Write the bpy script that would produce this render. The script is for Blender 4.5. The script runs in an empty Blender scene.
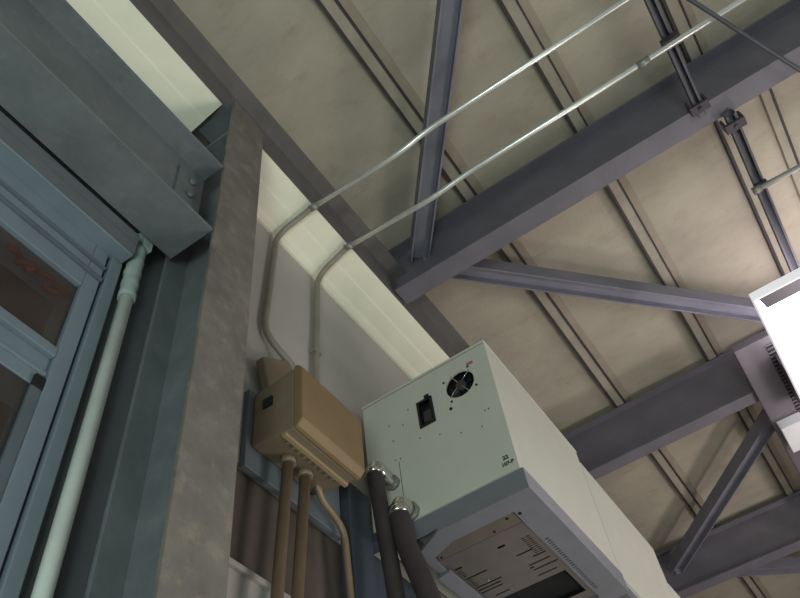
import bpy, bmesh, math, random
from mathutils import Vector, Matrix
random.seed(4)
S = bpy.context.scene
COL = S.collection
ZC = 1.6                      # eye height: every z below is measured from the eye, then lifted by this

# ------------------------------------------------------------------ materials
def lin(c):
    return tuple(((v/255)/12.92 if v/255 <= .04045 else ((v/255+.055)/1.055)**2.4) for v in c)

def mat(name, rgb, rough=.6, metal=0.0, var=.18, scale=9, bump=.0, rust=None, rust_amt=.0, spec=.5, stretch=(1,1,1), bscale=40):
    m = bpy.data.materials.new(name); m.use_nodes = True
    nt = m.node_tree; N = nt.nodes; L = nt.links
    b = N['Principled BSDF']
    b.inputs['Roughness'].default_value = rough
    b.inputs['Metallic'].default_value = metal
    b.inputs['Specular IOR Level'].default_value = spec
    tc = N.new('ShaderNodeTexCoord'); mp = N.new('ShaderNodeMapping')
    mp.inputs['Scale'].default_value = stretch
    L.new(tc.outputs['Object'], mp.inputs['Vector'])
    nz = N.new('ShaderNodeTexNoise'); nz.inputs['Scale'].default_value = scale
    nz.inputs['Detail'].default_value = 6; nz.inputs['Roughness'].default_value = .62
    L.new(mp.outputs['Vector'], nz.inputs['Vector'])
    base = lin(rgb)
    cr = N.new('ShaderNodeValToRGB')
    cr.color_ramp.elements[0].position = .3; cr.color_ramp.elements[1].position = .72
    cr.color_ramp.elements[0].color = tuple(v*(1-var) for v in base)+(1,)
    cr.color_ramp.elements[1].color = tuple(min(1, v*(1+var)) for v in base)+(1,)
    L.new(nz.outputs['Fac'], cr.inputs['Fac'])
    out = cr.outputs['Color']
    if rust:
        n2 = N.new('ShaderNodeTexNoise'); n2.inputs['Scale'].default_value = scale*2.3; n2.inputs['Detail'].default_value = 9
        n2.inputs['Roughness'].default_value = .7
        L.new(mp.outputs['Vector'], n2.inputs['Vector'])
        r2 = N.new('ShaderNodeValToRGB'); r2.color_ramp.elements[0].position = .52; r2.color_ramp.elements[1].position = .72
        r2.color_ramp.elements[1].color = (rust_amt,)*3+(1,)
        L.new(n2.outputs['Fac'], r2.inputs['Fac'])
        mx = N.new('ShaderNodeMix'); mx.data_type = 'RGBA'
        L.new(r2.outputs['Color'], mx.inputs['Factor']); L.new(out, mx.inputs['A'])
        mx.inputs['B'].default_value = lin(rust)+(1,)
        out = mx.outputs['Result']
    L.new(out, b.inputs['Base Color'])
    if bump:
        n3 = N.new('ShaderNodeTexNoise'); n3.inputs['Scale'].default_value = bscale; n3.inputs['Detail'].default_value = 4
        L.new(mp.outputs['Vector'], n3.inputs['Vector'])
        bp = N.new('ShaderNodeBump'); bp.inputs['Strength'].default_value = bump; bp.inputs['Distance'].default_value = .01
        L.new(n3.outputs['Fac'], bp.inputs['Height']); L.new(bp.outputs['Normal'], b.inputs['Normal'])
    return m

def emit(name, rgb, s):
    m = bpy.data.materials.new(name); m.use_nodes = True
    b = m.node_tree.nodes['Principled BSDF']
    b.inputs['Base Color'].default_value = (.8, .8, .8, 1)
    b.inputs['Emission Color'].default_value = rgb+(1,); b.inputs['Emission Strength'].default_value = s
    return m

def glassy(name, rgb, alpha):
    m = mat(name, rgb, .08, 0, .25, 5)
    m.node_tree.nodes['Principled BSDF'].inputs['Alpha'].default_value = alpha
    return m

M = dict(
 ceil = mat('ceiling_board', (178,168,151), .9, 0, .13, 2.2, .25, rust=(140,118,92), rust_amt=.35, stretch=(1,1.7,1)),
 floor = mat('concrete', (128,130,124), .8, 0, .15, 3, .1),
 wall = mat('grey_panel_wall', (178,172,165), .65, 0, .05, 4, .05),
 wallblue = mat('blue_grey_wall', (98,100,104), .75, 0, .15, 5, .15),
 cream = mat('cream_soffit', (246,241,218), .6, 0, .05, 6, .04),
 brownboard = mat('brown_board', (92,80,72), .8, 0, .2, 6, .15),
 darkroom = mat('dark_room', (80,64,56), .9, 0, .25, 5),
 col = mat('column_steel', (116,111,103), .62, .15, .26, 8, .25, rust=(160,146,126), rust_amt=.6),
 beam = mat('wall_beam_steel', (108,112,114), .6, .15, .18, 6, .15, rust=(150,152,148), rust_amt=.25),
 rafter = mat('roof_steel', (118,113,122), .6, .15, .14, 5, .15),
 brace = mat('brace_steel', (128,126,137), .6, .15, .14, 6, .1),
 eave = mat('eave_steel', (112,106,104), .6, .15, .15, 6, .1),
 pstrip = mat('purlin_timber', (166,156,140), .8, 0, .14, 8, .1),
 pdark = mat('purlin_edge_dark', (70,64,66), .7, .2, .15, 8),
 plip = mat('purlin_lap', (164,150,132), .8, 0, .14, 8),
 galv = mat('galvanised', (228,228,222), .28, .6, .1, 14),
 galvdull = mat('galvanised_dull', (150,148,140), .5, .55, .15, 14),
 paintcond = mat('painted_conduit', (150,142,130), .55, .2, .14, 14),
 tanc = mat('tan_conduit', (140,120,98), .5, .25, .14, 16),
 whitec = mat('white_conduit', (226,232,222), .5, 0, .08, 12),
 tape = mat('grey_tape', (160,172,166), .6, 0, .15, 20, .3),
 cab = mat('cabinet_paint', (200,198,184), .5, 0, .035, 7, .02),
 cabbase = mat('cabinet_base', (104,106,116), .55, .1, .08, 9),
 tray = mat('tray_steel', (130,129,136), .5, .25, .08, 12),
 cover = mat('cover_steel', (120,108,100), .45, .4, .1, 14),
 grille = mat('slotted_steel', (122,114,110), .42, .45, .1, 14),
 black = mat('black_plastic', (22,22,26), .5, 0, .2, 20),
 void = mat('dark_interior', (14,14,16), .9, 0, .2, 10),
 fan = mat('fan_plastic', (58,54,58), .5, 0, .2, 20),
 chrome = mat('chrome', (225,222,215), .16, 1, .05, 12),
 hose = mat('flexible_hose', (62,52,54), .55, 0, .18, 14, .25, bscale=90),
 box = mat('box_grey_brown', (130,114,94), .5, .15, .12, 12, .1),
 lid = mat('box_tan_lid', (134,110,78), .45, .1, .1, 10, .05),
 boxline = mat('box_bevel', (158,136,104), .45, .1, .08, 12),
 plate = mat('blue_grey_plate', (112,120,126), .55, .2, .1, 10),
 post = mat('post_steel', (68,75,86), .6, .2, .14, 8),
 frame = mat('window_frame_paint', (118,130,138), .5, .1, .09, 9),
 frameE = mat('window_edge', (92,100,106), .5, .1, .1, 9),
 glass = glassy('brown_glass', (80,68,62), .45),
 red = mat('red_cable', (150,52,36), .45, 0, .3, 20),
 duct = mat('duct_steel', (112,106,112), .55, .2, .08, 6, .05),
 lampw = mat('lamp_white', (232,230,232), .4, 0, .03, 8),
 lampg = mat('lamp_reflector', (84,80,86), .35, .2, .05, 8),
 strut = mat('strut_steel', (92,90,98), .55, .35, .15, 12),
 clamp = mat('clamp_steel', (78,72,78), .5, .4, .15, 14),
 ink = mat('ink', (28,28,30), .6, 0, .1, 10),
 redlabel = mat('red_label', (176,92,92), .6, 0, .1, 12),
 tube = emit('lamp_tube', (1.0, .92, .97), 4.0),
 rim_glow = emit('lamp_rim_glow', (1.0, .97, 1.0), .45),  # slight emission stands in for diffuser light caught by the frame
)

# ------------------------------------------------------------------ mesh helpers (coordinates relative to the eye)
def box(bm, a, b):
    x0,x1 = sorted((a[0],b[0])); y0,y1 = sorted((a[1],b[1])); z0,z1 = sorted((a[2],b[2]))
    v = [bm.verts.new(p) for p in ((x0,y0,z0),(x1,y0,z0),(x1,y1,z0),(x0,y1,z0),(x0,y0,z1),(x1,y0,z1),(x1,y1,z1),(x0,y1,z1))]
    for f in ((3,2,1,0),(4,5,6,7),(0,1,5,4),(1,2,6,5),(2,3,7,6),(3,0,4,7)):
        bm.faces.new([v[i] for i in f])

def prism(bm, pts, vec):
    """extrude a closed polygon of 3D points along vec"""
    vec = Vector(vec)
    a = [bm.verts.new(p) for p in pts]; b = [bm.verts.new(Vector(p)+vec) for p in pts]
    n = len(a)
    bm.faces.new(a); bm.faces.new(b[::-1])
    for i in range(n):
        bm.faces.new((a[i], b[i], b[(i+1)%n], a[(i+1)%n]))
    bmesh.ops.recalc_face_normals(bm, faces=bm.faces[:])

def holed(bm, outer, holes, to3d, vec):
    """flat plate with real openings: 2D outline + 2D holes, mapped by to3d, thickened along vec"""
    edges = []
    for loop in [outer]+holes:
        vs = [bm.verts.new(to3d(*p)) for p in loop]
        for i in range(len(vs)):
            edges.append(bm.edges.new((vs[i], vs[(i+1)%len(vs)])))
    r = bmesh.ops.triangle_fill(bm, edges=edges, use_beauty=True, use_dissolve=False)
    faces = [g for g in r['geom'] if isinstance(g, bmesh.types.BMFace)]
    e = bmesh.ops.extrude_face_region(bm, geom=faces)
    vv = [g for g in e['geom'] if isinstance(g, bmesh.types.BMVert)]
    bmesh.ops.translate(bm, verts=vv, vec=Vector(vec))
    bmesh.ops.recalc_face_normals(bm, faces=bm.faces[:])

def fillet(pts, r, n=7):
    pts = [Vector(p) for p in pts]
    out = [pts[0]]
    for i in range(1, len(pts)-1):
        p = pts[i]; a = pts[i-1]-p; b = pts[i+1]-p
        d = min(r, a.length*.48, b.length*.48)
        A = p+a.normalized()*d; B = p+b.normalized()*d
        for k in range(n+1):
            t = k/n
            out.append(A*(1-t)**2+p*2*t*(1-t)+B*t*t)
    out.append(pts[-1])
    return out

def tube(bm, pts, r, seg=14, rfn=None, caps=True):
    pts = [Vector(p) for p in pts]
    rings = []; prev = None
    for i, p in enumerate(pts):
        if i == 0: t = pts[1]-p
        elif i == len(pts)-1: t = p-pts[-2]
        else: t = (pts[i+1]-p).normalized()+(p-pts[i-1]).normalized()
        t.normalize()
        if prev is None:
            u = t.orthogonal().normalized()
        else:
            u = (prev-t*prev.dot(t)).normalized()
        prev = u; w = t.cross(u)
        rr = r if rfn is None else rfn(i, len(pts))
        rings.append([bm.verts.new(p+(u*math.cos(2*math.pi*k/seg)+w*math.sin(2*math.pi*k/seg))*rr) for k in range(seg)])
    for a, b in zip(rings, rings[1:]):
        for k in range(seg):
            f = bm.faces.new((a[k], a[(k+1)%seg], b[(k+1)%seg], b[k])); f.smooth = True
    if caps:
        bm.faces.new(rings[0][::-1]); bm.faces.new(rings[-1])

def circ(cx, cy, r, n=28):
    return [(cx+r*math.cos(2*math.pi*k/n), cy+r*math.sin(2*math.pi*k/n)) for k in range(n)]
def rect(x0, y0, x1, y1):
    return [(x0,y0),(x1,y0),(x1,y1),(x0,y1)]

def NB(): return bmesh.new()
def obj(name, bm, m, parent=None, bevel=0, label=None):
    lo = [min(v.co[i] for v in bm.verts) for i in range(3)]; hi = [max(v.co[i] for v in bm.verts) for i in range(3)]
    if parent is None:
        org = Vector(((lo[0]+hi[0])/2, (lo[1]+hi[1])/2, lo[2]))
    else:
        org = worldloc(parent)
    bmesh.ops.translate(bm, verts=bm.verts[:], vec=-org)
    me = bpy.data.meshes.new(name); bm.to_mesh(me); bm.free()
    me.materials.append(M[m] if isinstance(m, str) else m)
    o = bpy.data.objects.new(name, me); COL.objects.link(o)
    if parent is None: o.location = org+Vector((0,0,ZC))
    else: o.parent = parent
    if bevel:
        b = o.modifiers.new('bevel', 'BEVEL'); b.width = bevel; b.segments = 2; b.limit_method = 'ANGLE'; b.angle_limit = .6
    if label: o['label'] = label
    return o

def worldloc(o):
    v = Vector((0,0,-ZC))
    while o is not None:
        v = v+o.location; o = o.parent
    return v

def thing(name, label, cat, loc, group=None):
    o = bpy.data.objects.new(name, None); o.empty_display_size = .1; COL.objects.link(o)
    o.location = Vector(loc)+Vector((0,0,ZC))
    o['label'] = label; o['category'] = cat
    if group: o['group'] = group
    return o
def tag(o, label, cat, group=None):
    o['label'] = label; o['category'] = cat
    if group: o['group'] = group
    return o
def struct(o):
    o['kind'] = 'structure'; return o
def B(*boxes):
    bm = NB()
    for a, b in boxes: box(bm, a, b)
    return bm

# ------------------------------------------------------------------ setting
W = -1.2; CZ = 3.30
struct(obj('floor', B(((-1.6,-4,-1.7),(9,11,-1.6))), 'floor'))
struct(obj('ceiling', B(((-1.35,-3,CZ),(8,11,CZ+.06))), 'ceil'))
# wall left of the steel column: dark, with the window opening
y0w, y1w, z0w, z1w = -.62, .655, .55, 1.83
struct(obj('wall_left', B(((-1.32,-3,-1.6),(W,y0w,CZ)), ((-1.32,y1w,-1.6),(W,.97,CZ)),
        ((-1.32,y0w,-1.6),(W,y1w,z0w)), ((-1.32,y0w,z1w),(W,y1w,CZ))), 'wallblue'))
# wall right of the column: pale panel above a brown recess, pale panel below it
struct(obj('wall_left_panel', B(((-1.32,.97,1.486),(W,11,CZ)), ((-1.32,.97,-1.6),(W,11,1.15)),
        ((-1.32,2.02,1.15),(W,11,1.486))), 'wall'))
struct(obj('trim_1', B(((-1.32,.99,1.15),(-1.185,2.0,1.167))), 'wall', bevel=.003))
struct(obj('trim_2', B(((-1.32,.97,1.167),(-1.215,2.02,1.486))), 'brownboard'))
# bright soffit strips between the columns, with a folded crease
def soffit(name, ya, yb):
    prof = [(-1.2,2.784),(-1.188,2.782),(-1.17,2.790),(-1.155,2.803),(-1.09,2.826),(-1.082,2.832),(-1.0,2.858),(-1.0,2.861),(-1.2,2.861)]
    bm = NB(); prism(bm, [(x,ya,z) for x,z in prof], (0,yb-ya,0))
    return struct(obj(name, bm, 'cream'))
soffit('trim_3', -3, .795); soffit('trim_4', .992, 10)
struct(obj('trim_5', B(((-1.2,-3,3.26),(-1.075,10,3.30))), 'pstrip'))
# closing wall far down the hall
struct(obj('wall_far', B(((-1.32,11,-1.6),(9,11.1,CZ+.06))), 'wall'))

# window: layered painted frame, transom, two brown panes
win = bpy.data.objects.new('window_1', None); COL.objects.link(win); win.location = (W, .02, z0w+ZC); struct(win)
fr = NB()
box(fr, (-1.28,.612,z0w),(-1.178,.655,1.83)); box(fr, (-1.28,y0w,z0w),(-1.178,y0w+.04,1.83))
box(fr, (-1.28,y0w+.04,1.645),(-1.178,.612,1.83)); box(fr, (-1.28,y0w+.04,z0w),(-1.178,.612,z0w+.05))
fo = obj('frame', fr, 'frame', win, .003)
rb = NB()
box(rb, (-1.18,y0w,1.70),(-1.168,.655,1.712)); box(rb, (-1.18,y0w,1.752),(-1.168,.655,1.76))
obj('groove_bead', rb, 'frameE', fo, .002)
jb = NB(); box(jb, (W,.664,z0w),(-1.172,.70,1.83)); obj('jamb', jb, 'frame', win, .003)
hd = NB(); box(hd, (W,y0w-.05,1.83),(-1.130,.697,1.925)); ho = obj('header', hd, 'frame', win, .003)
hc = NB(); box(hc, (-1.130,y0w-.05,1.834),(-1.125,.695,1.875)); obj('header_shade', hc, 'wallblue', ho, label='dark strip painting beam shade on the header')  # dark strips put the wall beam's shade onto the header face
hc = NB(); box(hc, (-1.130,y0w-.05,1.880),(-1.1235,.695,1.922)); obj('header_shade', hc, 'wallblue', ho, label='dark strip painting beam shade on the header')
tr = NB(); box(tr, (-1.28,y0w+.04,1.275),(-1.19,.612,1.37)); box(tr, (-1.27,y0w+.04,1.37),(-1.176,.612,1.40))
box(tr, (-1.27,y0w+.04,1.312),(-1.184,.612,1.325))
tro = obj('transom', tr, 'frame', win, .003)
lt = NB(); box(lt, (-1.19,.585,1.262),(-1.178,.612,1.30)); obj('latch', lt, 'black', tro, .003)
ss = NB(); box(ss, (-1.192,.585,z0w+.05),(-1.180,.612,1.275)); obj('stile', ss, 'frameE', win, .003)
for za, zb in ((z0w+.05,1.275),(1.40,1.645)):
    obj('glass_pane', B(((-1.197,y0w+.04,za),(-1.193,.612,zb))), 'glass', win)
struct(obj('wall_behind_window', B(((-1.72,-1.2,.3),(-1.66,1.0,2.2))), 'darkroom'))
# red cable looped along the top of the upper pane, behind the glass
bm = NB()
pts = []
for k in range(60):
    t = k/59
    pts.append((-1.214+.009*math.sin(t*23), .42+.185*t+.012*math.sin(t*40), 1.620+.010*math.sin(t*14)+.010*math.cos(t*37)))
tube(bm, pts, .0075, 8)
tag(obj('cable', bm, 'red'), 'loose red cable bunched along the top of the upper brown window pane', 'cable')

# ------------------------------------------------------------------ steelwork
def ibeam_y(x0, x1, z0, z1, ya, yb, tf, tw):
    xc = (x0+x1)/2
    pr = [(x0,z0),(x1,z0),(x1,z0+tf),(xc+tw/2,z0+tf),(xc+tw/2,z1-tf),(x1,z1-tf),(x1,z1),(x0,z1),(x0,z1-tf),(xc-tw/2,z1-tf),(xc-tw/2,z0+tf),(x0,z0+tf)]
    bm = NB(); prism(bm, [(x,ya,z) for x,z in pr], (0,yb-ya,0)); return bm
def ibeam_x(y0, y1, z0, z1, xa, xb, tf, tw):
    yc = (y0+y1)/2
    pr = [(y0,z0),(y1,z0),(y1,z0+tf),(yc+tw/2,z0+tf),(yc+tw/2,z1-tf),(y1,z1-tf),(y1,z1),(y0,z1),(y0,z1-tf),(yc-tw/2,z1-tf),(yc-tw/2,z0+tf),(y0,z0+tf)]
    bm = NB(); prism(bm, [(xa,y,z) for y,z in pr], (xb-xa,0,0)); return bm

# H column
t = thing('steel_column', 'broad mottled brown-grey steel column standing against the wall', 'column', (-1.05,.895,-1.6))
obj('flange', B(((-.962,.812,-1.6),(-.95,.980,2.860))), 'col', t, .002, 'mottled brown-grey front flange')
obj('flange', B(((-1.15,.812,-1.6),(-1.138,.980,2.780))), 'beam', t, .002)
obj('web', B(((-1.138,.889,-1.6),(-.962,.901,2.86))), 'beam', t)
for zz in (2.60, 2.845): obj('stiffener', B(((-1.138,.815,zz),(-.962,.889,zz+.013))), 'beam', t)
# wall beam left of the column
t = thing('wall_beam', 'deep blue-grey steel beam above the window, ending at the column', 'beam', (-1.035,-1,1.93))
o = obj('beam_body', ibeam_y(-1.117,-.953,1.93,2.325,-3,.808,.012,.009), 'beam', t, .0015)
cl = obj('cleat_plate', B(((-1.03,.70,2.0),(-1.022,.80,2.25))), 'beam', t)
for k in range(3):
    bm = NB(); tube(bm, [(-1.022,.75,2.05+k*.075),(-1.010,.75,2.05+k*.075)], .011, 6); obj('bolt', bm, 'beam', cl)
# eave strut (Z section) running along the top of the wall
pr = [(-1.005,3.06),(-.94,3.06),(-.94,3.048),(-1.005+.0,3.048),(-1.005,2.864),(-1.08,2.864),(-1.08,2.874),(-1.015,2.874),(-1.015,3.06)]
bm = NB(); prism(bm, [(x,-3,z) for x,z in pr], (0,13,0))
tag(obj('eave_beam', bm, 'eave', None, .001), 'long grey-brown steel beam running along the wall top under the ceiling edge', 'beam')

# rafters
RL = ['wide grey roof beam nearest the camera, crossed by the two bright conduits',
      'middle grey roof beam, meeting the wall behind the white cabinet top',
      'farthest grey roof beam, low at the right corner of the photo']
RY = [(1.977,2.083),(3.83,3.925),(5.52,5.625)]
for (ya, yb), lb in zip(RY, RL):
    tag(obj('roof_beam', ibeam_x(ya,yb,2.90,3.243,-.994,8,.012,.009), 'rafter', None, .0015), lb, 'beam', 'roof beams')

# horizontal roof braces: H sections lying with the trough downward
def brace(p, q, label, w=.092, h=.088, z=3.055):
    p = Vector((p[0],p[1],z)); q = Vector((q[0],q[1],z)); d = (q-p).normalized(); s = Vector((-d.y,d.x,0))
    hw = w/2; tf = .009
    pr = [(-hw,0),(-hw+tf,0),(-hw+tf,h*.45),(hw-tf,h*.45),(hw-tf,0),(hw,0),(hw,h),(hw-tf,h),(hw-tf,h*.45+tf),(-hw+tf,h*.45+tf),(-hw+tf,h),(-hw,h)]
    bm = NB(); prism(bm, [p+s*a+Vector((0,0,b)) for a,b in pr], q-p)
    t = thing('roof_brace', label, 'brace', (p.x,p.y,z), 'roof braces')
    obj('brace_bar', bm, 'brace', t, .001)
    for e, sg in ((p,1),(q,-1)):
        gb = NB(); c = e+d*sg*.02
        prism(gb, [c+d*sg*a+s*b+Vector((0,0,h*.45+tf)) for a,b in ((-.02,-.06),(.10,-.03),(.10,.03),(-.02,.06))], (0,0,.008))
        obj('gusset_plate', gb, 'brace', t)
    return t
brace((-.855,2.018),(.51,.33), 'steel brace rising steeply to the top of the photo, behind the upper conduit')
brace((-.865,2.042),(.79,3.866), 'long steel brace from the nearest roof beam by the wall towards the lamp')
brace((.70,3.889),(-.875,5.560), 'steel brace slanting down from the middle roof beam to the farthest one')
brace((-.90,5.585),(.95,7.02), 'steel brace beyond the farthest roof beam, at the lower right corner')

# purlins: pale strip between two dark edge strips, plus a pale lap on the right
for x, lb in ((-.525,'pale purlin nearest the wall, crossing under the ceiling'),
              (.088,'pale purlin crossing the middle of the ceiling, second from the wall'),
              (.665,'pale purlin third from the wall, above the steel strut channels')):
    t = thing('purlin', lb, 'purlin', (x+.025,0,3.247), 'ceiling purlins')
    obj('timber_strip', B(((x,-3,3.252),(x+.048,10.9,CZ))), 'pstrip', t, .002)
    for xa, wd in ((x-.012,.012),(x+.048,.008)):
        obj('dark_edge', B(((xa,-3,3.247),(xa+wd,10.9,CZ))), 'pdark', t, label='dark edge strip of the purlin')
    obj('lap_strip', B(((x+.056,-3,3.285),(x+.095,10.9,CZ))), 'plip', t, .001)
# ceiling batten near the right edge
t = thing('ceiling_batten', 'narrow batten under the ceiling right of the second strut channel', 'batten', (.90,3,3.255))
obj('timber_strip', B(((.885,2.1,3.262),(.925,3.8,CZ))), 'pstrip', t); obj('dark_edge', B(((.925,2.1,3.255),(.935,3.8,CZ))), 'pdark', t)

# strut channels with beam clamps
def strut(xa, xb, ya, yb, label, clamps):
    z0, z1 = 2.852, 2.888
    t = thing('strut_channel', label, 'strut', ((xa+xb)/2,(ya+yb)/2,z0), 'strut channels')
    w = .004
    pr = [(xa,z0),(xa+.009,z0),(xa+.009,z0+w),(xa+w,z0+w),(xa+w,z1-w),(xb-w,z1-w),(xb-w,z0+w),(xb-.009,z0+w),(xb-.009,z0),(xb,z0),(xb,z1),(xa,z1)]
    bm = NB(); prism(bm, [(x,ya,z) for x,z in pr], (0,yb-ya,0))
    obj('channel', bm, 'strut', t)
    for y in clamps:
        c = NB(); prism(c, [(x,y-.022,z) for x,z in ((xa-.022,2.838),(xb+.022,2.838),(xb+.022,2.899),(xb+.012,2.899),(xb+.012,2.851),(xa-.012,2.851),(xa-.012,2.899),(xa-.022,2.899))], (0,.044,0))
        c1 = obj('beam_clamp', c, 'clamp', t, .002)
        bb = NB(); tube(bb, [((xa+xb)/2,y,2.83),((xa+xb)/2,y,2.842)], .009, 6); obj('bolt', bb, 'clamp', c1)
    return t
strut(.522,.558,.2,1.995, 'dark steel strut channel crossing the bright conduits, before the nearest roof beam', (1.945,))
strut(.617,.660,2.062,3.82, 'dark steel strut channel beyond the nearest roof beam, holding the short conduit', (2.115,))

# tie rod crossing the top right corner
a = Vector((.495,1.17,2.765)); b = Vector((1.34,2.82,2.765))
t = thing('tie_rod', 'slim dark tie rod slanting under the roof beam at the top right corner', 'rod', a)
bm = NB(); tube(bm, [a,b], .0085, 10); obj('rod', bm, 'strut', t)
c = a+(b-a)*.8; bm = NB(); tube(bm, [c,c+(b-a).normalized()*.12], .016, 10); obj('turnbuckle', bm, 'clamp', t)

# ------------------------------------------------------------------ conduits from the box over the soffit and along under the roof
def conduit(label, path, straight_from, straps, couplings, group):
    """path: bend points from box to roof"""
    t = thing('conduit', label, 'conduit', path[0], group)
    bm = NB(); tube(bm, fillet(path[:straight_from+1], .06), .0125, 14); obj('wall_run', bm, 'paintcond', t, label='dull painted run down the wall')
    bm = NB(); tube(bm, fillet(path[straight_from:], .10), .0115, 14); obj('roof_run', bm, 'galv', t, label='bright galvanised run under the roof')
    c = NB(); p = Vector(path[straight_from]); d = (Vector(path[straight_from+1])-p).normalized()
    tube(c, [p-d*.01,p+d*.025], .0155, 14); obj('coupling', c, 'galvdull', t)
    for p, q in couplings:
        c = NB(); tube(c, [p,q], .0155, 14); obj('coupling', c, 'galvdull', t)
    for bx in straps:
        s = NB()
        for a, b in bx: box(s, a, b)
        obj('strap', s, 'clamp' if bx[0][1][2] > 2.5 else 'paintcond', t, .001)
    return t
y1c = 1.357
conduit('upper bright conduit, bending left over the cream soffit to the top of the tan box',
   [(-1.135,1.425,1.98),(-1.18,1.425,2.04),(-1.18,1.297,2.12),(-1.18,1.345,2.755),(-1.14,1.347,2.787),(-.99,1.352,2.832),(-.955,1.357,2.825),
    (-.57,1.357,2.822),(-.42,1.357,2.852),(.9,1.36,2.855)][0:0] or
   [(-1.14,1.43,1.765),(-1.14,1.43,1.98),(-1.18,1.295,2.10),(-1.18,1.34,2.745),(-1.14,1.343,2.786),(-1.0,1.352,2.832),
    (-.57,1.357,2.815),(-.43,1.357,2.85),(1.8,1.362,2.84)], 5,
   [[((.517,1.338,2.835),(.563,1.376,2.853))]], [], 'conduits under the roof')
conduit('lower bright conduit, bending over the cream soffit and straight down behind the tan box',
   [(-1.18,1.59,1.60),(-1.18,1.592,2.15),(-1.18,1.618,2.745),(-1.14,1.612,2.786),(-1.0,1.603,2.832),
    (-.55,1.603,2.795),(-.41,1.603,2.815),(1.8,1.60,2.80)], 4,
   [[((.505,1.585,2.815),(.575,1.622,2.853))], [((-1.2,1.572,2.25),(-1.170,1.577,2.258)),((-1.2,1.612,2.25),(-1.170,1.617,2.258)),((-1.17,1.572,2.25),(-1.165,1.617,2.258))]],
   [((.39,1.603,2.808),(.44,1.603,2.808))], 'conduits under the roof')
t = thing('conduit', 'short bright conduit starting at the second strut channel, right edge', 'conduit', (.60,2.465,2.83), 'conduits under the roof')
bm = NB(); tube(bm, [(.605,2.47,2.83),(1.8,2.50,2.83)], .0125, 14); obj('roof_run', bm, 'galv', t)
bm = NB(); tube(bm, [(.595,2.47,2.83),(.632,2.47,2.83)], .018, 12); obj('bushing', bm, 'galvdull', t)
bm = NB(); box(bm, (.61,2.455,2.838),(.667,2.486,2.853)); obj('strap', bm, 'clamp', t)

# white conduit in the corner left of the column
t = thing('conduit', 'white vertical conduit in the dark corner between window and steel column', 'conduit', (-1.165,.745,-1.6))
bm = NB(); tube(bm, [(-1.165,.745,-1.6),(-1.165,.735,1.75)], .0185, 16); obj('pipe', bm, 'whitec', t)
bm = NB(); n = 14
tube(bm, [(-1.165,.735-.0005*k,1.70+.018*k) for k in range(n)], .02, 14, lambda i,k: .0235+.002*math.sin(i*2.3)); obj('taped_joint', bm, 'tape', t, label='rough grey taped joint')
bm = NB(); prism(bm, [(-1.19,.725,1.93),(-1.14,.725,1.93),(-1.125,.715,1.985),(-1.195,.70,1.985)], (0,.03,0)); obj('torn_tape', bm, 'tape', t)

# ------------------------------------------------------------------ tan pull box and what leads into it
t = thing('mounting_plate', 'flat blue-grey plate on the wall behind the tan box', 'plate', (-1.19,1.5,1.50))
obj('plate', B(((W,1.243,1.470),(-1.178,1.70,1.775))), 'plate', t, .003)

t = thing('pull_box', 'tan metal pull box with a sloped lid on the wall left of the white cabinet', 'junction box', (-1.08,1.41,1.53))
Y0, Y1 = 1.262, 1.563
bm = NB(); prism(bm, [(-1.178,Y0,1.548),(-1.045,Y0,1.528),(-1.018,Y0,1.530),(-1.018,Y0,1.776),(-1.04,Y0,1.776),(-1.178,Y0,1.757)], (0,Y1-Y0,0)); body = obj('body', bm, 'box', t, .008)
bm = NB(); prism(bm, [(-1.017,Y0-.004,1.522),(-1.003,Y0-.004,1.526),(-.985,Y0-.004,1.546),(-.985,Y0-.004,1.756),(-1.003,Y0-.004,1.778),(-1.017,Y0-.004,1.778)], (0,Y1-Y0+.008,0))
lid = obj('lid', bm, 'lid', t, .005, 'orange-tan lid')
bm = NB(); prism(bm, [(-1.066,Y0+.002,1.533),(-1.062,Y0+.002,1.520),(-1.050,Y0+.002,1.520),(-1.046,Y0+.002,1.532)], (0,Y1-Y0-.004,0)); obj('lid_rib', bm, 'boxline', body, label='pale ridge along the bottom')
for k in range(9):
    obj('lug', B(((-1.078,Y0+.035+k*.026,1.524),(-1.067,Y0+.046+k*.026,1.536))), 'box', body, .002)
obj('knockout_plug', B(((-1.135,Y0-.008,1.668),(-1.098,Y0+.002,1.705))), 'black', t, .003)
# pulling fitting on top, fed by the upper conduit
bm = NB(); prism(bm, [(-1.178,1.258,1.915),(-1.178,1.285,1.935),(-1.178,1.42,2.03),(-1.178,1.455,1.98),(-1.178,1.455,1.762),(-1.178,1.31,1.765)], (.034,0,0))
obj('pulling_fitting', bm, 'box', t, .006)
# conduits leaving the bottom of the box
for (a, b, lb) in (((-1.118,1.362,1.542),(-1.135,1.13,-1.6),'left of the two tan conduits hanging from the bottom of the tan box'),
                   ((-1.118,1.442,1.542),(-1.135,1.185,-1.6),'right of the two tan conduits hanging from the bottom of the tan box')):
    t = thing('conduit', lb, 'conduit', a, 'tan conduits below the box')
    bm = NB(); tube(bm, [a,b], .0165, 16); obj('pipe', bm, 'tanc', t)
    bm = NB(); tube(bm, [(a[0],a[1],a[2]),(a[0],a[1]-.001,a[2]-.03)], .024, 8); obj('locknut', bm, 'box', t)
t = thing('conduit', 'thin bent conduit running right under the tan box then down the wall', 'conduit', (-1.15,1.56,1.53))
bm = NB(); tube(bm, fillet([(-1.135,1.52,1.55),(-1.150,1.56,1.525),(-1.150,1.675,1.475),(-1.150,1.69,1.25),(-1.150,1.70,-1.6)], .05), .011, 12); obj('pipe', bm, 'tanc', t)
bm = NB(); tube(bm, [(-1.150,1.690,1.235),(-1.150,1.6903,1.20)], .0155, 12); obj('coupling', bm, 'galvdull', t)

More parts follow.
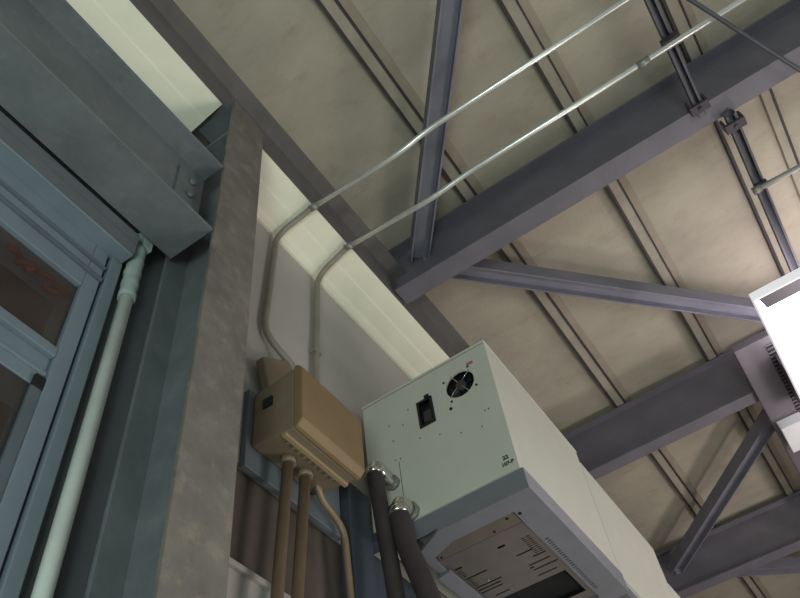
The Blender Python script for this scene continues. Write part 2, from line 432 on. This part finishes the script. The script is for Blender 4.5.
# ------------------------------------------------------------------ support post and white cabinets
t = thing('support_post', 'dark blue-grey steel post on the wall under the white fan cabinet', 'post', (-1.16,1.86,-1.6))
obj('post', B(((W,1.722,-1.6),(-1.155,1.845,1.70))), 'post', t, .004)
obj('bracket_arm', B(((-1.196,1.8455,1.516),(-1.10,1.90,1.553))), 'post', t, .003)

tag(obj('backing_sheet', B(((W,1.8455,.3),(-1.19,2.75,1.515))), 'post'), 'flat dark blue-grey sheet on the wall behind the two hoses', 'panel')

t = thing('equipment_cabinet', 'white metal cabinet with a round fan and black power inlet, nearest of the row', 'cabinet', (-.89,2.28,1.475), 'white wall cabinets')
XL, XR, FY, BYE, ZB, ZT = -1.170, -.612, 1.878, 2.690, 1.553, 2.157
fanc = (-.743, 2.017); fr_ = .0595
bm = NB()
holed(bm, rect(XL,ZB,XR,ZT-.004), [circ(fanc[0],fanc[1],fr_), rect(-.928,1.912,-.868,2.032)], lambda x,z: (x,FY,z), (0,.006,0))
fp = obj('front_panel', bm, 'cab', t)
bm = NB()   # side, back and bottom skins
box(bm, (XR-.006,FY+.006,ZB),(XR,BYE,ZT-.004)); box(bm, (XL,FY+.006,ZB),(XL+.006,BYE,ZT-.004))
box(bm, (XL+.006,BYE-.006,ZB),(XR-.006,BYE,ZT-.004)); box(bm, (XL+.006,FY+.006,ZB),(XR-.006,BYE-.006,ZB+.006))
obj('shell', bm, 'cab', t)
obj('top_cover', B(((XL-.003,FY-.004,ZT),(XR+.003,BYE+.004,ZT+.010))), 'cab', t, .002)
obj('gap_seal', B(((XL+.004,FY+.003,ZT-.004),(XR-.004,BYE-.003,ZT))), 'void', t, label='thin dark gap under the top cover')
obj('inner_screen', B(((XL+.01,FY+.034,ZB+.01),(XR-.01,FY+.04,ZT-.01))), 'void', t, label='dark interior')
# fan
fo = bpy.data.objects.new('fan', None); COL.objects.link(fo); fo.parent = t
bm = NB(); tube(bm, [(fanc[0],FY+.004,fanc[1]),(fanc[0],FY+.028,fanc[1])], .021, 20); obj('hub', bm, 'fan', fo)
bm = NB()
for k in range(7):
    a = k*2*math.pi/7+.2
    for s in (1,):
        p = [(math.cos(a)*.02,math.sin(a)*.02),(math.cos(a-.1)*.056,math.sin(a-.1)*.056),(math.cos(a+.55)*.056,math.sin(a+.55)*.056),(math.cos(a+.45)*.02,math.sin(a+.45)*.02)]
        q = [(fanc[0]+u, FY+(.016 if i in (0,1) else .026), fanc[1]+v) for i,(u,v) in enumerate(p)]
        prism(bm, q, (0,.0015,0))
obj('blades', bm, 'black', fo)
for k in range(4):
    a = (.74, 2.06, .74+math.pi, 2.06+math.pi)[k]; c, q = math.cos(a), math.sin(a)
    bm = NB(); tube(bm, [(fanc[0]+c*.016,FY-.002,fanc[1]+q*.016),(fanc[0]+c*.064,FY-.002,fanc[1]+q*.064)], .0017, 8)
    obj('guard_wire', bm, 'chrome', fo, label='bright guard wire')
for k in range(4):
    a = math.pi/4+k*math.pi/2+.15
    bm = NB(); tube(bm, [(fanc[0]+.077*math.cos(a),FY-.003,fanc[1]+.077*math.sin(a)),(fanc[0]+.077*math.cos(a),FY+.001,fanc[1]+.077*math.sin(a))], .0045, 10)
    obj('screw', bm, 'black', fo)
# power inlet
so = obj('power_inlet', B(((-.926,FY+.016,1.914),(-.870,FY+.03,2.03))), 'black', t)
bm = NB(); holed(bm, rect(-.932,1.908,-.864,2.036), [rect(-.922,1.918,-.874,2.026)], lambda x,z: (x,FY-.004,z), (0,.006,0)); obj('inlet_rim', bm, 'black', so)
bm = NB(); box(bm, (-.915,FY+.006,1.935),(-.881,FY+.017,1.985)); obj('socket_insert', bm, 'fan', so, .002)
bm = NB(); box(bm, (-.893,FY-.008,2.036),(-.874,FY+.004,2.048)); obj('release_tab', bm, 'black', so)
bm = NB(); tube(bm, [(-.798,FY-.003,1.925),(-.798,FY+.001,1.925)], .0065, 12); obj('plug_button', bm, 'black', t)
for x, z in ((-.70,1.78),(-.675,1.84),(-.66,1.84),(-.94,1.87),(-1.05,1.92),(-1.06,2.0),(-.86,1.84),(-.78,1.80),(-1.0,1.97),(-1.05,1.83),(-1.03,1.825),(-.97,2.03)):
    bm = NB(); tube(bm, [(x,FY-.0015,z),(x,FY+.001,z)], .0028, 8)
    obj('rivet', bm, 'clamp', t)
bm = NB(); box(bm, (-1.0385,FY-.001,1.60),(-1.0365,FY+.001,1.815)); obj('panel_seam', bm, 'clamp', t)
bm = NB(); box(bm, (-.70,FY-.0015,2.085),(-.673,FY+.001,2.097)); obj('warning_sticker', bm, 'redlabel', t, label='small faded red sticker')
def text(body, x, z, size, y, parent):
    cu = bpy.data.curves.new('lettering', 'FONT'); cu.body = body; cu.size = size; cu.extrude = .0006; cu.offset = .0006
    tmp = bpy.data.objects.new('tmp', cu); COL.objects.link(tmp)
    bpy.context.view_layer.update()
    me = bpy.data.meshes.new_from_object(tmp.evaluated_get(bpy.context.evaluated_depsgraph_get()))
    bpy.data.objects.remove(tmp)
    me.transform(Matrix.Rotation(math.pi/2, 4, 'X'))
    me.materials.append(M['ink'])
    o = bpy.data.objects.new('lettering', me); COL.objects.link(o); o.parent = parent
    o.location = Vector((x,y,z))-worldloc(parent)
    o['label'] = 'small black lettering'
    return o
text('22', -.659, 1.606, .021, FY-.001, t)
text('107-P', -.668, 1.582, .019, FY-.001, t)
# base tray with chamfered corner, cover strip and slotted grille
TZ0 = 1.475
out = [(-.602,1.884),(-.935,1.884),(-1.045,1.944),(-1.055,2.04),(-1.055,2.67),(-.602,2.67)]
bm = NB()
inner = [(-.700,1.962),(-.925,1.962),(-1.018,2.0),(-1.030,2.05),(-1.030,2.62),(-.700,2.62)]
sideholes = [rect(-.690,2.16+k*.0155,-.676,2.168+k*.0155) for k in range(26)]
holed(bm, out, [inner]+sideholes, lambda x,y: (x,y,TZ0), (0,0,.012))
tr_ = obj('base_tray', bm, 'tray', t)
bm = NB()
pr = [(-1.06,1.884),(-.603,1.884),(-.603,2.67),(-.607,2.67),(-.607,1.888),(-1.056,1.888),(-1.056,2.67),(-1.06,2.67)]
prism(bm, [(x,y,TZ0+.0121) for x,y in pr], (0,0,ZB-TZ0-.0122))
obj('base_skirt', bm, 'tray', t, label='blue-grey skirt under the front panel')
bm = NB(); prism(bm, [(-.706,1.966,TZ0+.006),(-.923,1.966,TZ0+.006),(-1.012,2.003,TZ0+.006),(-1.022,2.034,TZ0+.006),(-.706,2.034,TZ0+.006)], (0,0,.004))
cv = obj('cover_strip', bm, 'cover', tr_)
for x, y, r_ in ((-.735,1.985,.005),(-.80,2.018,.004),(-1.005,2.02,.004)):
    bm = NB(); tube(bm, [(x,y,TZ0+.003),(x,y,TZ0+.007)], r_, 10); obj('screw', bm, 'void', cv)
slots = [rect(-.84,2.105,-.812,2.117), rect(-.812,2.190,-.752,2.198), rect(-.770,2.232,-.722,2.240), rect(-.806,2.270,-.726,2.278), rect(-.808,2.306,-.714,2.314), rect(-.812,2.287,-.796,2.296), rect(-.811,2.347,-.736,2.355),
         rect(-1.013,2.115,-.985,2.125), rect(-1.014,2.190,-.93,2.198), rect(-1.014,2.262,-.912,2.270), rect(-1.016,2.282,-.925,2.290), rect(-1.016,2.302,-.928,2.310), rect(-.985,2.350,-.927,2.358)]
small = []
for k in range(10):
    small.append(rect(-.756,2.116+k*.0115,-.742,2.1215+k*.0115))
    small.append(rect(-.738,2.116+k*.0115,-.724,2.1215+k*.0115))
for k in range(4):
    small.append(rect(-1.012,2.135+k*.0125,-.996,2.141+k*.0125))
for k in range(5):
    small.append(rect(-1.012,2.203+k*.0115,-.996,2.2085+k*.0115))
big = [rect(-.985,2.385,-.722,2.56)]
bm = NB(); holed(bm, rect(-1.028,2.040,-.702,2.618), slots+small+big, lambda x,y: (x,y,TZ0+.009), (0,0,.002))
obj('slotted_grille', bm, 'grille', tr_)
obj('dark_filter', B(((-1.028,2.0,TZ0+.03),(-.68,2.62,TZ0+.034))), 'void', tr_)
bm = NB(); tube(bm, [(-.687,1.981,TZ0-.003),(-.687,1.981,TZ0+.001)], .006, 10); obj('bolt', bm, 'void', tr_)
bm = NB(); tube(bm, [(-.955,2.25,TZ0+.006),(-.955,2.25,TZ0+.0092)], .004, 8); obj('indicator_lens', bm, 'chrome', tr_)
bm = NB(); prism(bm, [(-1.066,2.09,1.460),(-1.016,2.09,1.468),(-1.016,2.09,1.4745),(-1.060,2.09,1.4745),(-1.060,2.09,1.553),(-1.066,2.09,1.553)], (0,.57,0))
obj('hanger_rail', bm, 'tray', t)
obj('wall_mount', B(((W,2.0,1.70),(XL,2.6,2.05))), 'cabbase', t)

for (ya,yb,zb,zt,xr,lb) in ((2.702,3.540,1.56,2.115,-.612,'plain white metal cabinet behind the fan cabinet, second in the row'),
                         (3.552,4.40,1.45,1.930,-.612,'white metal cabinet barely showing past the second, farthest in the row')):
    t = thing('equipment_cabinet', lb, 'cabinet', (-.89,(ya+yb)/2,zb), 'white wall cabinets')
    obj('shell', B(((XL,ya,zb),(xr,yb,zt))), 'cab', t, .004)
    obj('base_skirt', B(((XL+.05,ya+.01,zb-.05),(xr-.015,yb-.01,zb))), 'cabbase', t)
    obj('wall_mount', B(((W,ya+.1,zb+.1),(XL,yb-.1,zt-.1))), 'cabbase', t)

# ------------------------------------------------------------------ flexible hoses with chrome elbows into the cabinet front
def hose(label, head, face, path, r):
    t = thing('flexible_hose', label, 'hose', path[-1], 'flexible hoses')
    pts = fillet(path, .25, 14)
    # resample for ridges
    dense = []
    for a, b in zip(pts, pts[1:]):
        k = max(1, int((b-a).length/.006))
        for i in range(k): dense.append(a+(b-a)*(i/k))
    dense.append(pts[-1])
    bm = NB(); tube(bm, dense, r, 16, lambda i,n: r*(1+.025*(1 if i%2 else -1))); obj('sleeve', bm, 'hose', t)
    e = fillet([Vector(path[0])+Vector((0,0,.004)), Vector(head), Vector(face)], r*1.1, 8)
    bm = NB(); tube(bm, e, r*.82, 16); el = obj('elbow', bm, 'chrome', t)
    p = Vector(path[0]); d = (Vector(path[1])-p).normalized()
    bm = NB(); tube(bm, [p-d*.018,p-d*.006,p+d*.006,p+d*.012], r, 16, lambda i,n: (r*1.06,r*1.12,r*1.12,r*1.03)[i]); obj('compression_nut', bm, 'chrome', t)
    f = Vector(face); bm = NB(); tube(bm, [f+Vector((0,-.016,0)),f], r*1.08, 8); obj('locknut', bm, 'galvdull', t)
    return t
hose('left dark flexible hose with a chrome elbow on the cabinet front beside the tan box', (-1.088,1.795,1.778), (-1.072,1.878,1.735),
     [(-1.088,1.785,1.735),(-1.067,1.782,1.452),(-1.050,1.780,1.246),(-1.03,1.78,.2)], .027)
hose('right dark flexible hose with a chrome nut, curving down under the cabinet', (-1.018,1.812,1.590), (-1.018,1.878,1.585),
     [(-1.024,1.806,1.545),(-1.012,1.80,1.43),(-.953,1.80,1.213),(-.80,1.80,.4)], .033)

# ------------------------------------------------------------------ sheet-metal duct and the lamps
t = thing('cable_duct', 'wide grey sheet-metal duct under the middle roof beam, left of the bright lamp', 'duct', (.30,4.5,2.852))
obj('duct_body', B(((.203,3.40,2.852),(.430,7.0,2.898))), 'duct', t, .003)
for k in range(22):
    obj('louvre', B(((.352,3.46+k*.033,2.846),(.415,3.468+k*.033,2.852))), 'duct', t)
    obj('louvre_opening', B(((.354,3.470+k*.033,2.8495),(.413,3.488+k*.033,2.8525))), 'void', t)
t = thing('junction_box', 'small white box under the grey duct at the right edge', 'junction box', (.27,4.30,2.78))
obj('cover', B(((.225,4.10,2.79),(.36,4.36,2.852))), 'lampw', t, .004)

LX0, LX1, LY0, LY1, LZ = .366, .86, 2.842, 4.05, 2.60
t = thing('ceiling_lamp', 'brightly glowing fluorescent lamp in a white frame at the right edge', 'lamp', ((LX0+LX1)/2,(LY0+LY1)/2,LZ))
bm = NB(); holed(bm, rect(LX0,LY0,LX1,LY1), [rect(LX0+.009,LY0+.009,LX1-.009,LY1-.009)], lambda x,y: (x,y,LZ), (0,0,.05)); obj('frame', bm, 'rim_glow', t)
bm = NB(); box(bm, (LX0+.009,LY0+.009,LZ+.030),(LX1-.009,LY0+.12,LZ+.036)); obj('end_plate', bm, 'lampg', t)
bm = NB(); prism(bm, [(LX0+.0095,LY0+.025,LZ+.0295),(LX0+.030,LY0+.05,LZ+.0295),(LX0+.045,LY0+.121,LZ+.0295),(LX1-.0095,LY0+.121,LZ+.0295),(LX1-.0095,LY1-.0095,LZ+.0295),(LX0+.0095,LY1-.0095,LZ+.0295)], (0,0,.0004))
box(bm, (LX0+.0095,LY0+.121,LZ+.031),(LX1-.0095,LY1-.0095,LZ+.046)); obj('diffuser', bm, 'tube', t, 0, 'white glowing diffuser')
bm = NB(); box(bm, (.375,3.55,LZ+.05),(.425,3.95,2.849)); obj('hanger', bm, 'lampg', t)

# ------------------------------------------------------------------ light of the hall
def area(name, loc, target, size, power, col):
    l = bpy.data.lights.new(name, 'AREA'); l.shape = 'RECTANGLE'; l.size = size[0]; l.size_y = size[1]; l.energy = power; l.color = col
    o = bpy.data.objects.new(name, l); COL.objects.link(o); o.location = Vector(loc)+Vector((0,0,ZC))
    o.rotation_euler = (Vector(target)-Vector(loc)).to_track_quat('-Z','Y').to_euler()
    return o
def point(name, loc, r, power, col):
    l = bpy.data.lights.new(name, 'POINT'); l.energy = power; l.shadow_soft_size = r; l.color = col
    o = bpy.data.objects.new(name, l); COL.objects.link(o); o.location = Vector(loc)+Vector((0,0,ZC)); return o
point('unseen_light', (1.5,2.6,-1.0), .6, 105, (1,.955,.92))  # added low uplight, stands in for light bounced off the floor
point('unseen_light', (2.6,3.2,.9), .4, 50, (1,.93,.88))  # added unseen fill for the faces turned towards the hall
point('unseen_light', (1.1,4.9,.8), .2, 58, (1,.90,.90))
point('unseen_light', (.7,-1.8,-.7), .6, 200, (.82,1,.96))  # added unseen cool fill for the left side and cabinet front
point('ceiling_lamp_glow', (.62,3.45,2.70), .10, .7, (1,.86,.97))
w = bpy.data.worlds.new('hall'); S.world = w; w.use_nodes = True
w.node_tree.nodes['Background'].inputs['Color'].default_value = (.80,.95,1,1)
w.node_tree.nodes['Background'].inputs['Strength'].default_value = .30

# ------------------------------------------------------------------ camera
cam = bpy.data.cameras.new('camera'); co = bpy.data.objects.new('camera', cam); COL.objects.link(co)
cam.sensor_fit = 'HORIZONTAL'; cam.sensor_width = 36; cam.lens = 773.1237/800*36; cam.clip_start = .02
R = Matrix(((0.82545128,0.55482256,-0.10393323),(0.49452584,-0.62202313,0.60706789),(0.27216608,-0.55250263,-0.78782388)))
co.matrix_world = Matrix.Translation((0,0,ZC)) @ R.transposed().to_4x4()
S.camera = co
S.view_settings.view_transform = 'Standard'; S.view_settings.look = 'None'
S.view_settings.gamma = 1; S.view_settings.use_curve_mapping = False
S.view_settings.exposure = 0.16
